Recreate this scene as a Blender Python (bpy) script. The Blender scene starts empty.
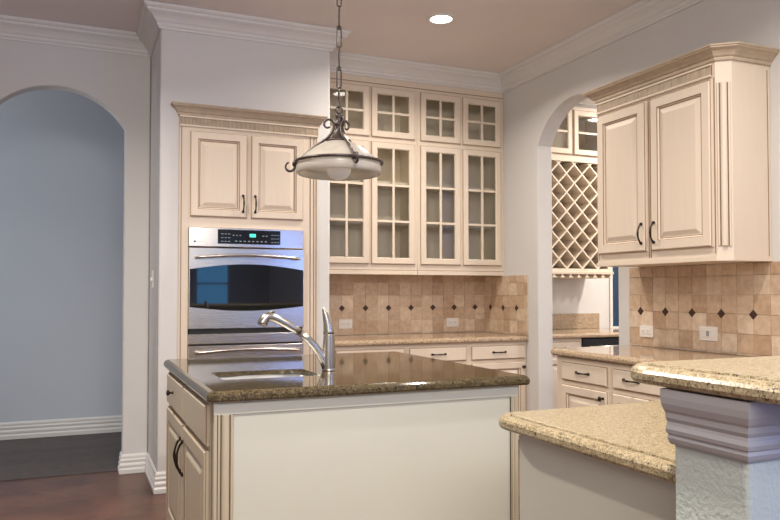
import bpy, bmesh, math, random
from mathutils import Vector, Matrix
random.seed(7)
PI = math.pi
S = bpy.context.scene
COL = S.collection

# ------------------------------------------------------------------ materials
def hexc(r, g, b):
    def f(c):
        c /= 255.0
        return c/12.92 if c <= .04045 else ((c+.055)/1.055)**2.4
    return (f(r), f(g), f(b), 1)

def newmat(name):
    m = bpy.data.materials.new(name); m.use_nodes = True
    nt = m.node_tree
    return m, nt, nt.nodes['Principled BSDF'], nt.nodes['Material Output']

def N(nt, t, **kw):
    n = nt.nodes.new(t)
    for k, v in kw.items(): setattr(n, k, v)
    return n

def coords(nt):
    return N(nt, 'ShaderNodeNewGeometry').outputs['Position']

def paint(name, c, rough=.6, var=.04, scale=3, bump=0, bscale=120, spec=.3):
    m, nt, p, o = newmat(name)
    tc = N(nt, 'ShaderNodeTexCoord').outputs['Object']
    n = N(nt, 'ShaderNodeTexNoise'); n.inputs['Scale'].default_value = scale; n.inputs['Detail'].default_value = 4
    nt.links.new(tc, n.inputs['Vector'])
    r = N(nt, 'ShaderNodeValToRGB')
    r.color_ramp.elements[0].position = .3; r.color_ramp.elements[1].position = .7
    r.color_ramp.elements[0].color = tuple(x*(1-var) for x in c[:3])+(1,)
    r.color_ramp.elements[1].color = tuple(min(1, x*(1+var)) for x in c[:3])+(1,)
    nt.links.new(n.outputs['Fac'], r.inputs['Fac']); nt.links.new(r.outputs['Color'], p.inputs['Base Color'])
    p.inputs['Roughness'].default_value = rough; p.inputs['Specular IOR Level'].default_value = spec
    if bump:
        b = N(nt, 'ShaderNodeBump'); b.inputs['Strength'].default_value = bump; b.inputs['Distance'].default_value = .004
        n2 = N(nt, 'ShaderNodeTexNoise'); n2.inputs['Scale'].default_value = bscale; n2.inputs['Detail'].default_value = 3
        nt.links.new(tc, n2.inputs['Vector'])
        nt.links.new(n2.outputs['Fac'], b.inputs['Height']); nt.links.new(b.outputs['Normal'], p.inputs['Normal'])
    return m

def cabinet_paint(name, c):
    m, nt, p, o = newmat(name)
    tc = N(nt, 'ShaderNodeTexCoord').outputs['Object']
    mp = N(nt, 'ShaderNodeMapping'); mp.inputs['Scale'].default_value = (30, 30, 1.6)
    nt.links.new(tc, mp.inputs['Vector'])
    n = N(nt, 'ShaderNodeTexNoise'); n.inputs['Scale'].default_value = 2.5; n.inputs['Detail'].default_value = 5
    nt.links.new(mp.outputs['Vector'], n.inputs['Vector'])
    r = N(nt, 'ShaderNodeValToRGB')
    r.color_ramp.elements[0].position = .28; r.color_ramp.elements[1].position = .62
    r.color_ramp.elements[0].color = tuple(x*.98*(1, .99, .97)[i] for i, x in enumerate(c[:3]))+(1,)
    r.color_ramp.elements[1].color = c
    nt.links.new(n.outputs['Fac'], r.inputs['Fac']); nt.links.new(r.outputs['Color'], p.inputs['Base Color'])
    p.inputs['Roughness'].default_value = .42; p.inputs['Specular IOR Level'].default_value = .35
    return m

def granite(name, base, mid, light, dark, scale=90, rough=.09):
    m, nt, p, o = newmat(name)
    pos = coords(nt)
    v = N(nt, 'ShaderNodeTexVoronoi'); v.inputs['Scale'].default_value = scale
    nt.links.new(pos, v.inputs['Vector'])
    sx = N(nt, 'ShaderNodeSeparateColor'); nt.links.new(v.outputs['Color'], sx.inputs['Color'])
    n = N(nt, 'ShaderNodeTexNoise'); n.inputs['Scale'].default_value = scale*.22; n.inputs['Detail'].default_value = 6
    nt.links.new(pos, n.inputs['Vector'])
    ad = N(nt, 'ShaderNodeMath', operation='MULTIPLY_ADD'); ad.inputs[1].default_value = .55; 
    sb = N(nt, 'ShaderNodeMath', operation='MULTIPLY'); sb.inputs[1].default_value = .55
    nt.links.new(n.outputs['Fac'], sb.inputs[0])
    nt.links.new(sx.outputs[0], ad.inputs[0]); nt.links.new(sb.outputs[0], ad.inputs[2])
    r = N(nt, 'ShaderNodeValToRGB'); cr = r.color_ramp; cr.interpolation = 'LINEAR'
    cr.elements[0].position = .27; cr.elements[0].color = dark
    cr.elements[1].position = .80; cr.elements[1].color = light
    e = cr.elements.new(.36); e.color = base
    e = cr.elements.new(.58); e.color = mid
    nt.links.new(ad.outputs[0], r.inputs['Fac']); nt.links.new(r.outputs['Color'], p.inputs['Base Color'])
    p.inputs['Roughness'].default_value = rough; p.inputs['Specular IOR Level'].default_value = .6
    return m

def travertine(name, cols):
    m, nt, p, o = newmat(name)
    g = N(nt, 'ShaderNodeNewGeometry')
    r = N(nt, 'ShaderNodeValToRGB'); cr = r.color_ramp
    cr.elements[0].color = cols[0]; cr.elements[1].color = cols[-1]
    for i, c in enumerate(cols[1:-1]):
        e = cr.elements.new((i+1)/(len(cols)-1)); e.color = c
    nt.links.new(g.outputs['Random Per Island'], r.inputs['Fac'])
    n = N(nt, 'ShaderNodeTexNoise'); n.inputs['Scale'].default_value = 22; n.inputs['Detail'].default_value = 8; n.inputs['Roughness'].default_value = .7
    nt.links.new(g.outputs['Position'], n.inputs['Vector'])
    r2 = N(nt, 'ShaderNodeValToRGB'); r2.color_ramp.elements[0].position = .3; r2.color_ramp.elements[1].position = .65
    r2.color_ramp.elements[0].color = (.72, .66, .6, 1); r2.color_ramp.elements[1].color = (1.0, 1.0, 1.0, 1)
    nt.links.new(n.outputs['Fac'], r2.inputs['Fac'])
    mx = N(nt, 'ShaderNodeMix', data_type='RGBA', blend_type='MULTIPLY'); mx.inputs[0].default_value = 1
    nt.links.new(r.outputs['Color'], mx.inputs[6]); nt.links.new(r2.outputs['Color'], mx.inputs[7])
    nt.links.new(mx.outputs[2], p.inputs['Base Color'])
    p.inputs['Roughness'].default_value = .45
    b = N(nt, 'ShaderNodeBump'); b.inputs['Strength'].default_value = .25; b.inputs['Distance'].default_value = .003
    nt.links.new(n.outputs['Fac'], b.inputs['Height']); nt.links.new(b.outputs['Normal'], p.inputs['Normal'])
    return m

def metal(name, c, rough, brushed=None):
    m, nt, p, o = newmat(name)
    p.inputs['Base Color'].default_value = c; p.inputs['Metallic'].default_value = 1; p.inputs['Roughness'].default_value = rough
    tc = N(nt, 'ShaderNodeTexCoord').outputs['Object']
    mp = N(nt, 'ShaderNodeMapping'); mp.inputs['Scale'].default_value = brushed or (30, 30, 30)
    nt.links.new(tc, mp.inputs['Vector'])
    n = N(nt, 'ShaderNodeTexNoise'); n.inputs['Scale'].default_value = 4; n.inputs['Detail'].default_value = 3
    nt.links.new(mp.outputs['Vector'], n.inputs['Vector'])
    mr = N(nt, 'ShaderNodeMapRange'); mr.inputs['To Min'].default_value = rough*.93; mr.inputs['To Max'].default_value = rough*1.07
    nt.links.new(n.outputs['Fac'], mr.inputs['Value']); nt.links.new(mr.outputs[0], p.inputs['Roughness'])
    return m

def plain(name, c, rough=.5, met=0, spec=.5, emit=None, est=0):
    m, nt, p, o = newmat(name)
    p.inputs['Base Color'].default_value = c; p.inputs['Roughness'].default_value = rough
    p.inputs['Metallic'].default_value = met; p.inputs['Specular IOR Level'].default_value = spec
    if emit: p.inputs['Emission Color'].default_value = emit; p.inputs['Emission Strength'].default_value = est
    return m

def thin_glass(name, tint=(.98, .98, .97, 1), refl=1.0):
    m, nt, p, o = newmat(name); nt.nodes.remove(p)
    t = N(nt, 'ShaderNodeBsdfTransparent'); t.inputs['Color'].default_value = tint
    g = N(nt, 'ShaderNodeBsdfGlossy'); g.inputs['Roughness'].default_value = .03
    f = N(nt, 'ShaderNodeFresnel'); f.inputs['IOR'].default_value = 1.45
    k = N(nt, 'ShaderNodeMath', operation='MULTIPLY'); k.inputs[1].default_value = refl
    mx = N(nt, 'ShaderNodeMixShader')
    nt.links.new(f.outputs[0], k.inputs[0]); nt.links.new(k.outputs[0], mx.inputs[0])
    nt.links.new(t.outputs[0], mx.inputs[1]); nt.links.new(g.outputs[0], mx.inputs[2])
    nt.links.new(mx.outputs[0], o.inputs['Surface'])
    return m

def milk_glass(name):
    m, nt, p, o = newmat(name)
    tc = N(nt, 'ShaderNodeTexCoord').outputs['Object']
    n = N(nt, 'ShaderNodeTexNoise'); n.inputs['Scale'].default_value = 9; n.inputs['Detail'].default_value = 5; n.inputs['Distortion'].default_value = 1.5
    nt.links.new(tc, n.inputs['Vector'])
    r = N(nt, 'ShaderNodeValToRGB')
    r.color_ramp.elements[0].color = hexc(204, 197, 186); r.color_ramp.elements[1].color = hexc(228, 222, 212)
    nt.links.new(n.outputs['Fac'], r.inputs['Fac']); nt.links.new(r.outputs['Color'], p.inputs['Base Color'])
    p.inputs['Roughness'].default_value = .25
    tr = N(nt, 'ShaderNodeBsdfTranslucent'); nt.links.new(r.outputs['Color'], tr.inputs['Color'])
    mx = N(nt, 'ShaderNodeMixShader'); mx.inputs[0].default_value = .45
    nt.links.new(p.outputs[0], mx.inputs[1]); nt.links.new(tr.outputs[0], mx.inputs[2])
    t2 = N(nt, 'ShaderNodeBsdfTransparent'); t2.inputs['Color'].default_value = (.95, .93, .9, 1)
    mx2 = N(nt, 'ShaderNodeMixShader'); mx2.inputs[0].default_value = .16
    nt.links.new(mx.outputs[0], mx2.inputs[1]); nt.links.new(t2.outputs[0], mx2.inputs[2])
    nt.links.new(mx2.outputs[0], o.inputs['Surface'])
    return m

def stained_floor(name):
    m, nt, p, o = newmat(name)
    pos = coords(nt)
    n = N(nt, 'ShaderNodeTexNoise'); n.inputs['Scale'].default_value = 3.0; n.inputs['Detail'].default_value = 8; n.inputs['Distortion'].default_value = .8
    nt.links.new(pos, n.inputs['Vector'])
    r = N(nt, 'ShaderNodeValToRGB')
    r.color_ramp.elements[0].position = .3; r.color_ramp.elements[1].position = .72
    r.color_ramp.elements[0].color = hexc(76, 48, 37); r.color_ramp.elements[1].color = hexc(118, 80, 62)
    nt.links.new(n.outputs['Fac'], r.inputs['Fac'])
    # scored tile joints
    mp = N(nt, 'ShaderNodeMapping'); mp.inputs['Rotation'].default_value = (0, 0, PI/4)
    nt.links.new(pos, mp.inputs['Vector'])
    br = N(nt, 'ShaderNodeTexBrick'); br.offset = 0; br.inputs['Scale'].default_value = 1
    br.inputs['Brick Width'].default_value = .6; br.inputs['Row Height'].default_value = .6; br.inputs['Mortar Size'].default_value = .004
    br.inputs['Color1'].default_value = (1, 1, 1, 1); br.inputs['Color2'].default_value = (.92, .92, .92, 1); br.inputs['Mortar'].default_value = (.6, .6, .6, 1)
    nt.links.new(mp.outputs[0], br.inputs['Vector'])
    mx = N(nt, 'ShaderNodeMix', data_type='RGBA', blend_type='MULTIPLY'); mx.inputs[0].default_value = 1
    nt.links.new(r.outputs['Color'], mx.inputs[6]); nt.links.new(br.outputs['Color'], mx.inputs[7])
    nt.links.new(mx.outputs[2], p.inputs['Base Color'])
    p.inputs['Roughness'].default_value = .35
    return m

def wood_floor(name):
    m, nt, p, o = newmat(name)
    pos = coords(nt)
    mp = N(nt, 'ShaderNodeMapping'); mp.inputs['Rotation'].default_value = (0, 0, 0)
    nt.links.new(pos, mp.inputs['Vector'])
    br = N(nt, 'ShaderNodeTexBrick'); br.inputs['Scale'].default_value = 1; br.inputs['Brick Width'].default_value = 1.1
    br.inputs['Row Height'].default_value = .13; br.inputs['Mortar Size'].default_value = .003
    br.inputs['Color1'].default_value = hexc(86, 78, 76); br.inputs['Color2'].default_value = hexc(96, 88, 86); br.inputs['Mortar'].default_value = hexc(74, 66, 65)
    nt.links.new(mp.outputs[0], br.inputs['Vector'])
    n = N(nt, 'ShaderNodeTexNoise'); n.inputs['Scale'].default_value = 9; n.inputs['Detail'].default_value = 6; n.inputs['Distortion'].default_value = 2
    nt.links.new(pos, n.inputs['Vector'])
    r = N(nt, 'ShaderNodeValToRGB'); r.color_ramp.elements[0].color = (.6, .6, .6, 1); r.color_ramp.elements[1].color = (1.2, 1.2, 1.2, 1)
    nt.links.new(n.outputs['Fac'], r.inputs['Fac'])
    mx = N(nt, 'ShaderNodeMix', data_type='RGBA', blend_type='MULTIPLY'); mx.inputs[0].default_value = 1
    nt.links.new(br.outputs['Color'], mx.inputs[6]); nt.links.new(r.outputs['Color'], mx.inputs[7])
    nt.links.new(mx.outputs[2], p.inputs['Base Color'])
    p.inputs['Roughness'].default_value = .5; p.inputs['Specular IOR Level'].default_value = .15
    return m

M = dict(
    wall=paint('wall_paint', hexc(212, 210, 207), .75, .015, 2, .15, 160),
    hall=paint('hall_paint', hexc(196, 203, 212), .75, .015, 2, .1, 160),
    knee=paint('knee_wall_paint', hexc(190, 198, 190), .7, .02, 5, .7, 110),
    ceil=paint('ceiling_paint', hexc(236, 229, 226), .85, .02, 2),
    trim=paint('trim_paint', hexc(222, 220, 217), .45, .015, 4),
    mould=paint('grey_moulding_paint', hexc(176, 173, 173), .5, .015, 4),
    cream=cabinet_paint('cream_cabinet_paint', hexc(222, 207, 189)),
    panel=paint('cream_panel_paint', hexc(205, 204, 190), .45, .02, 1.5),
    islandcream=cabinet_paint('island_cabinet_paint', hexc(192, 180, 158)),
    inner=paint('cabinet_interior', hexc(238, 226, 204), .6, .02, 3),
    glaze=paint('brown_glaze', hexc(146, 118, 92), .5, .12, 12),
    glaze2=paint('dark_brown_glaze', hexc(100, 82, 58), .5, .12, 12),
    frieze=paint('glazed_frieze', hexc(188, 170, 148), .5, .1, 20),
    granite_dark=granite('dark_granite', hexc(60, 50, 35), hexc(80, 69, 48), hexc(112, 99, 72), hexc(30, 25, 19), 300, .06),
    granite_tan_lit=granite('tan_lit_granite', hexc(156, 132, 108), hexc(180, 156, 130), hexc(200, 180, 152), hexc(104, 82, 64), 260, .08),  # same giallo stone as the gold tone; pinkish lighting put into its colour
    granite_gold_lit=granite('gold_lit_granite', hexc(132, 118, 88), hexc(158, 141, 110), hexc(184, 170, 140), hexc(52, 45, 33), 330, .28),  # same giallo stone as the tan tone; yellowish lighting put into its colour
    tile=travertine('travertine', [hexc(188, 158, 130), hexc(220, 198, 174), hexc(202, 176, 150), hexc(230, 211, 188), hexc(196, 168, 140), hexc(218, 196, 172)]),
    grout=plain('grout', hexc(216, 198, 176), .9),
    diamond=plain('dark_diamond_tile', hexc(66, 44, 34), .3),
    steel=metal('brushed_steel', (.68, .62, .555, 1), .27, (1, 1, 60)),
    nickel=metal('brushed_nickel', (.50, .465, .41, 1), .26, (2, 2, 2)),
    satin=metal('satin_steel', (.86, .87, .88, 1), .42),
    bronze=metal('dark_bronze', (.05, .038, .03, 1), .38),
    iron=paint('bronzed_iron', hexc(54, 40, 34), .4, .25, 60, .3, 80, .6),
    black=plain('black_glass', (.004, .005, .007, 1), .03, 0, .9),
    panelblack=plain('black_control_glass', (.01, .012, .015, 1), .12),
    dark=plain('dark_gap', (.01, .01, .01, 1), .6),
    led=plain('green_display', (.02, .3, .2, 1), .4, emit=(.1, 1, .65, 1), est=1.2),
    keys=plain('grey_keys', hexc(150, 156, 160), .5),
    outlet=plain('white_plastic', hexc(232, 226, 220), .35),
    glass=thin_glass('cabinet_glass'),
    milk=milk_glass('alabaster_glass'),
    bulb=plain('frosted_bulb', hexc(235, 230, 220), .3, emit=(1, .95, .85, 1), est=.10),
    can=plain('lit_lens', (1, 1, 1, 1), .4, emit=(1, .93, .8, 1), est=14),
    floor=stained_floor('stained_brown_floor'),
    wood=wood_floor('dark_wood_floor'),
    sky=plain('window_daylight', (.1, .3, .5, 1), .3, emit=(.13, .42, .80, 1), est=3.2),
    blue_fill=plain('blue_fill_glow', (.1, .3, .5, 1), .3, emit=(.17, .35, 1, 1), est=20),  # glow of the added side window, blue fill for the bar wall
    navy=plain('dark_blue_pane', (.01, .02, .04, 1), .05, emit=(.02, .07, .14, 1), est=.5),
)

# ------------------------------------------------------------------ mesh builder
class MB:
    def __init__(s): s.v = []; s.f = []; s.m = []; s.mats = []; s.sm = []
    def mi(s, m):
        if m not in s.mats: s.mats.append(m)
        return s.mats.index(m)
    def add(s, vs, fs, m, smooth=False, T=None):
        b = len(s.v)
        s.v += [tuple(T @ Vector(v)) if T else tuple(v) for v in vs]
        k = s.mi(m)
        for f in fs: s.f.append([b+i for i in f]); s.m.append(k); s.sm.append(smooth)
    def box(s, x0, x1, y0, y1, z0, z1, m, bev=0, T=None):
        if x1 < x0: x0, x1 = x1, x0
        if y1 < y0: y0, y1 = y1, y0
        if z1 < z0: z0, z1 = z1, z0
        bm = bmesh.new(); bmesh.ops.create_cube(bm, size=1)
        for v in bm.verts:
            v.co = Vector((x0+(v.co.x+.5)*(x1-x0), y0+(v.co.y+.5)*(y1-y0), z0+(v.co.z+.5)*(z1-z0)))
        if bev: bmesh.ops.bevel(bm, geom=list(bm.edges), offset=bev, segments=2, affect='EDGES', profile=.6)
        bm.verts.index_update()
        s.add([v.co.copy() for v in bm.verts], [[v.index for v in f.verts] for f in bm.faces], m, False, T); bm.free()
    def rings(s, rings, m, close=True, cap0=False, cap1=False, smooth=False, mats=None, T=None):
        n = len(rings[0]); vs = [p for r in rings for p in r]
        for i in range(len(rings)-1):
            fs = []
            for j in range(n if close else n-1):
                k = (j+1) % n
                fs.append([i*n+j, i*n+k, (i+1)*n+k, (i+1)*n+j])
            if i == 0: base = len(s.v); s.v += [tuple(T @ Vector(v)) if T else tuple(v) for v in vs]
            mm = s.mi(mats[i] if mats else m)
            for f in fs: s.f.append([base+q for q in f]); s.m.append(mm); s.sm.append(smooth)
        if cap0: s.f.append([base+q for q in range(n)][::-1]); s.m.append(s.mi(mats[0] if mats else m)); s.sm.append(False)
        if cap1: s.f.append([base+(len(rings)-1)*n+q for q in range(n)]); s.m.append(s.mi(mats[-1] if mats else m)); s.sm.append(False)
    def tube(s, pts, r, m, n=10, T=None, flat=1.0):
        pts = [Vector(p) for p in pts]; k = len(pts)
        rr = r if isinstance(r, (list, tuple)) else [r]*k
        tg = [(pts[min(i+1, k-1)]-pts[max(i-1, 0)]).normalized() for i in range(k)]
        up = Vector((0, 0, 1)) if abs(tg[0].z) < .9 else Vector((0, 1, 0))
        nx = tg[0].cross(up).normalized(); out = []
        for i in range(k):
            nx = (nx - tg[i]*nx.dot(tg[i])).normalized(); ny = tg[i].cross(nx)
            out.append([pts[i]+(nx*math.cos(2*PI*j/n)*flat+ny*math.sin(2*PI*j/n))*rr[i] for j in range(n)])
        s.rings(out, m, True, True, True, True, None, T)
    def lathe(s, prof, m, n=32, c=(0, 0, 0), T=None, cap0=False, cap1=False):
        s.rings([[(c[0]+r*math.cos(2*PI*j/n), c[1]+r*math.sin(2*PI*j/n), c[2]+z) for j in range(n)] for r, z in prof], m, True, cap0, cap1, True, None, T)
    def torus(s, R, r, m, c=(0, 0, 0), n=40, k=8, T=None):
        rg = []
        for i in range(n+1):
            a = 2*PI*i/n
            rg.append([(c[0]+(R+r*math.cos(2*PI*j/k))*math.cos(a), c[1]+(R+r*math.cos(2*PI*j/k))*math.sin(a), c[2]+r*math.sin(2*PI*j/k)) for j in range(k)])
        s.rings(rg, m, True, False, False, True, None, T)
    def build(s, name, parent=None, bevel=0, autosmooth=False):
        me = bpy.data.meshes.new(name); me.from_pydata(s.v, [], s.f)
        for m in s.mats: me.materials.append(m)
        for i, p in enumerate(me.polygons): p.material_index = s.m[i]; p.use_smooth = s.sm[i]
        bm = bmesh.new(); bm.from_mesh(me); bmesh.ops.recalc_face_normals(bm, faces=bm.faces); bm.to_mesh(me); bm.free()
        o = bpy.data.objects.new(name, me); COL.objects.link(o)
        if parent: o.parent = parent
        if bevel:
            b = o.modifiers.new('bevel', 'BEVEL'); b.width = bevel; b.segments = 3; b.limit_method = 'ANGLE'; b.angle_limit = math.radians(50)
        return o

def one(name, f, parent=None, **kw):
    b = MB(); f(b); return b.build(name, parent, **kw)
def tag(o, label, cat, group=None):
    o['label'] = label; o['category'] = cat
    if group: o['group'] = group
    return o
def thing(name, label, cat, loc=(0, 0, 0), rz=0, group=None):
    o = bpy.data.objects.new(name, None); COL.objects.link(o); o.location = loc; o.rotation_euler = (0, 0, rz)
    o.empty_display_size = .1
    return tag(o, label, cat, group)
def struct(o): o['kind'] = 'structure'; return o
def copy_tree(o, parent=None):
    c = o.copy(); COL.objects.link(c); c.parent = parent
    for ch in list(o.children): copy_tree(ch, c)
    return c

def offset_poly(pts, d):
    """positive d = inward for CCW outline"""
    n = len(pts); out = []
    for i in range(n):
        a, b, c = Vector(pts[i-1]), Vector(pts[i]), Vector(pts[(i+1) % n])
        e1 = (b-a).normalized(); e2 = (c-b).normalized()
        n1 = Vector((-e1.y, e1.x)); n2 = Vector((-e2.y, e2.x))
        q = (n1+n2); q = q/max(.3, q.length_squared)*2
        out.append((b.x+q.x*d, b.y+q.y*d))
    return out

def round_poly(pts, rad, seg=6):
    n = len(pts); out = []
    for i in range(n):
        r = rad[i] if isinstance(rad, (list, tuple)) else rad
        a, b, c = Vector(pts[i-1]), Vector(pts[i]), Vector(pts[(i+1) % n])
        if r <= 0: out.append(tuple(b)); continue
        u = (a-b).normalized(); v = (c-b).normalized()
        p0 = b+u*r; p1 = b+v*r; ctr = b+u*r+v*r
        a0 = math.atan2((p0-ctr).y, (p0-ctr).x); a1 = math.atan2((p1-ctr).y, (p1-ctr).x)
        da = (a1-a0+PI) % (2*PI)-PI
        for k in range(seg+1):
            t = a0+da*k/seg; out.append((ctr.x+r*math.cos(t), ctr.y+r*math.sin(t)))
    return out

def slab(name, outline, rad, ztop, th, mat, hole=None, parent=None, seam=None):
    pts = round_poly(outline, rad)
    h = th
    prof = [(.012, -h), (.004, -h+.003), (0, -h+.010), (0, -h*.45), (.003, -h*.3), (.009, -h*.12), (.018, -.0015), (.022, 0)]
    if seam: prof = [(.012, -h), (.004, -h+.003), (0, -h+.010), (0, -h*.42), (.004, -h*.25), (.012, -h*.10), (.024, -.003), (.030, -.004), (.032, -.0065), (.036, -.0065), (.038, -.001), (.042, 0)]
    b = MB()
    rg = [[(x, y, ztop+z) for x, y in offset_poly(pts, d)] for d, z in prof]
    mats = None
    if seam: mats = [mat]*8+[seam]+[mat]*2
    if hole:
        inner = [[(x, y, ztop+z) for x, y in offset_poly(pts, .05)] for z in (-.020, -h)]
        rg = inner+rg
    b.rings(rg, mat, True, not hole, not hole, False, mats)
    if mats: pass
    if hole:
        hp = round_poly(hole, .03, 4)
        for loop, zz in ((rg[-1], ztop), (rg[0], ztop-.020)):
            bm = bmesh.new()
            A = [bm.verts.new(p) for p in loop]; B = [bm.verts.new((x, y, zz)) for x, y in hp]
            ed = [bm.edges.new((L[i], L[(i+1) % len(L)])) for L in (A, B) for i in range(len(L))]
            bmesh.ops.triangle_fill(bm, edges=ed, use_beauty=True)
            bm.verts.index_update()
            b.add([v.co.copy() for v in bm.verts], [[v.index for v in f.verts] for f in bm.faces], mat); bm.free()
        b.rings([[(x, y, ztop) for x, y in hp], [(x, y, ztop-.020) for x, y in hp]], mat)
    o = b.build(name, parent)
    bm = bmesh.new(); bm.from_mesh(o.data); bmesh.ops.remove_doubles(bm, verts=bm.verts, dist=1e-5)
    bmesh.ops.recalc_face_normals(bm, faces=bm.faces); bm.to_mesh(o.data); bm.free()
    return o

def sweep(b, path, prof, m, closed=False):
    """path in xy, room on the right-hand side of travel; prof = [(out, z)]"""
    n = len(path); P = [Vector(p) for p in path]; rg = []
    for i in range(n):
        d1 = (P[i]-P[i-1]).normalized() if i > 0 else None
        d2 = (P[i+1]-P[i]).normalized() if i < n-1 else None
        d1 = d1 or d2; d2 = d2 or d1
        n1 = Vector((d1.y, -d1.x)); n2 = Vector((d2.y, -d2.x)); q = n1+n2; q = q/q.length_squared*2
        rg.append([(P[i].x+q.x*o, P[i].y+q.y*o, z) for o, z in prof])
    b.rings(rg, m, True, True, True)

# ------------------------------------------------------------------ cabinet parts  (local frame: x right, y into the wall, z up; front at y = 0)
def raised_panel(name, x0, x1, z0, z1, parent, y=0, th=.02, st=.058, flat=False, mat='cream', panel='cream'):
    w, h = x1-x0, z1-z0
    def ring(i, d): return [(x0+i, y-d, z0+i), (x1-i, y-d, z0+i), (x1-i, y-d, z1-i), (x0+i, y-d, z1-i)]
    c, g = M[mat], M['glaze']
    b = MB()
    if flat:
        pr = [(0, 0), (0, th*.55), (.004, th*.72), (.009, th)]; mm = [c, g, c]
        b.rings([ring(i, d) for i, d in pr], c, True, True, True, False, mm)
    else:
        pr = [(0, 0), (0, th*.6), (.003, th*.75), (.008, th), (st-.010, th), (st-.006, th-.003), (st, th-.011), (st+.005, th-.012), (st+.009, th-.012), (st+.032, th-.002), (st+.036, th-.001)]
        mm = [c, g, c, c, g, c, g, c, c, c]
        b.rings([ring(i, d) for i, d in pr], c, True, True, True, False, mm)
    return b.build(name, parent)

def pull(name, x, z, parent, vertical=True, L=.11, y=0):
    b = MB(); k = 12; pts = []; rr = []
    for i in range(k+1):
        t = i/k; a = (t-.5)*L; d = .024*math.sin(PI*t)**.7 if 0 < t < 1 else 0
        pts.append((0, -d-.004, a) if vertical else (a, -d-.004, 0))
        rr.append(.0064-.0020*abs(math.sin(2*PI*t)))
    T = Matrix.Translation((x, y, z))
    b.tube(pts, rr, M['bronze'], 8, T)
    for sgn in (-1, 1):
        c = sgn*L*.5
        p0 = (0, .001, c) if vertical else (c, .001, 0); p1 = (0, -.009, c) if vertical else (c, -.009, 0)
        b.tube([p0, p1], [.0095, .0075], M['bronze'], 10, T)
        q = sgn*(L*.5+.008)
        b.tube([((0, -.004, c) if vertical else (c, -.004, 0)), ((0, -.003, q) if vertical else (q, -.003, 0))], [.0075, .004], M['bronze'], 8, T)
    return b.build(name, parent)

def knob(name, x, z, parent, y=0):
    b = MB()
    T = Matrix.Translation((x, y, z)) @ Matrix.Rotation(PI/2, 4, 'X')
    b.lathe([(.010, -.001), (.007, .003), (.0045, .010), (.006, .016), (.013, .021), (.014, .026), (.009, .031), (.001, .032)], M['bronze'], 16, (0, 0, 0), T, True, True)
    return b.build(name, parent)

def glass_door(x0, x1, z0, z1, rows, parent, y=0, cols=2):
    st = .052; th = .02; mw = .019
    c, g = M['cream'], M['glaze']
    b = MB()
    def ring(i, d): return [(x0+i, y-d, z0+i), (x1-i, y-d, z0+i), (x1-i, y-d, z1-i), (x0+i, y-d, z1-i)]
    b.rings([ring(i, d) for i, d in [(st, 0), (0, 0), (0, th*.6), (.003, th*.75), (.007, th), (st-.006, th), (st, th-.007), (st, 0)]], c, True, False, False, False, [c, c, g, c, c, c, c])
    cx = (x0+x1)/2
    if cols == 2: b.box(cx-mw/2, cx+mw/2, y-th+.003, y-.004, z0+st-.002, z1-st+.002, c, .002)
    for r in range(1, rows):
        zz = z0+st+(z1-z0-2*st)*r/rows
        b.box(x0+st-.002, x1-st+.002, y-th+.0035, y-.0045, zz-mw/2, zz+mw/2, c, .002)
    d = b.build('door', parent)
    gl = MB(); gl.box(x0+st-.006, x1-st+.006, y-.0035, y-.0005, z0+st-.006, z1-st+.006, M['glass']); o = gl.build('glass_pane', d)
    o['label'] = 'clear glass pane behind the muntins'
    return d

def open_case(name, w, z0, z1, depth, parent, inner='inner', t=.018, rails=(), stiles=()):
    """hollow carcass with face frame"""
    b = MB(); c = M['cream']; n = M[inner]
    b.box(0, t, .0, depth, z0, z1, n); b.box(w-t, w, 0, depth, z0, z1, n)
    b.box(t, w-t, depth-.01, depth, z0, z1, n)
    b.box(t, w-t, 0.0, depth-.01, z0, z0+t, n); b.box(t, w-t, 0, depth-.01, z1-t, z1, n)
    for a0, a1 in rails: b.box(0, w, -.004, .016, a0, a1, c)
    for a0, a1 in stiles: b.box(a0, a1, -.0035, .0155, z0, z1, c)
    return b.build(name, parent)

def fluted_column(name, x0, x1, z0, z1, parent, T=None, cm='cream'):
    """column with glazed flutes on a flat face (front at y=0 going -y)"""
    b = MB(); w = x1-x0; TT = T
    b.box(x0, x1, -.004, .004, z0, z1, M['glaze2'], 0, TT)
    cx = (x0+x1)/2
    def half(cx, r, za, zb, m):
        b.rings([[(cx+r*math.cos(a*PI/8), -.004-r*.8*math.sin(a*PI/8), z) for a in range(9)] for z in (za, zb)], m, False, False, False, True, None, TT)
        for z in (za, zb): b.add([(cx+r*math.cos(a*PI/8), -.004-r*.8*math.sin(a*PI/8), z) for a in range(9)], [list(range(9))], m, False, TT)
    half(cx, w*.25, z0, z1, M[cm])
    half(x0+w*.09, w*.08, z0, z1, M[cm]); half(x1-w*.09, w*.08, z0, z1, M[cm])
    return b.build(name, parent)

def reeded(name, x0, x1, z0, z1, parent, y=0, pitch=.0085):
    b = MB(); b.box(x0, x1, y-.006, y+.002, z0, z1, M['glaze2'])
    n = int((x1-x0)/pitch)
    for i in range(n):
        a = x0+(x1-x0)*i/n; d = .006+random.uniform(.001, .0055)
        b.box(a+.0018, a+pitch-.0006, y-d, y-.005, z0+.006, z1-.006, M['frieze'])
    b.box(x0, x1, y-.014, y, z0-.006, z0+.005, M['cream'], .002); b.box(x0, x1, y-.014, y, z1-.005, z1+.005, M['cream'], .002)
    return b.build(name, parent)

CROWN = [(0, 0), (.010, 0), (.013, .008), (.013, .016), (.022, .022), (.030, .034), (.042, .046), (.056, .053), (.062, .056), (.062, .062), (.068, .064), (.070, .072), (0, .072)]
def cab_crown(name, path, z, parent, k=1.0, kz=1.0):
    b = MB()
    sweep(b, path, [(o*k, z+h*kz) for o, h in CROWN], M['frieze'])
    return b.build(name, parent)

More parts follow.
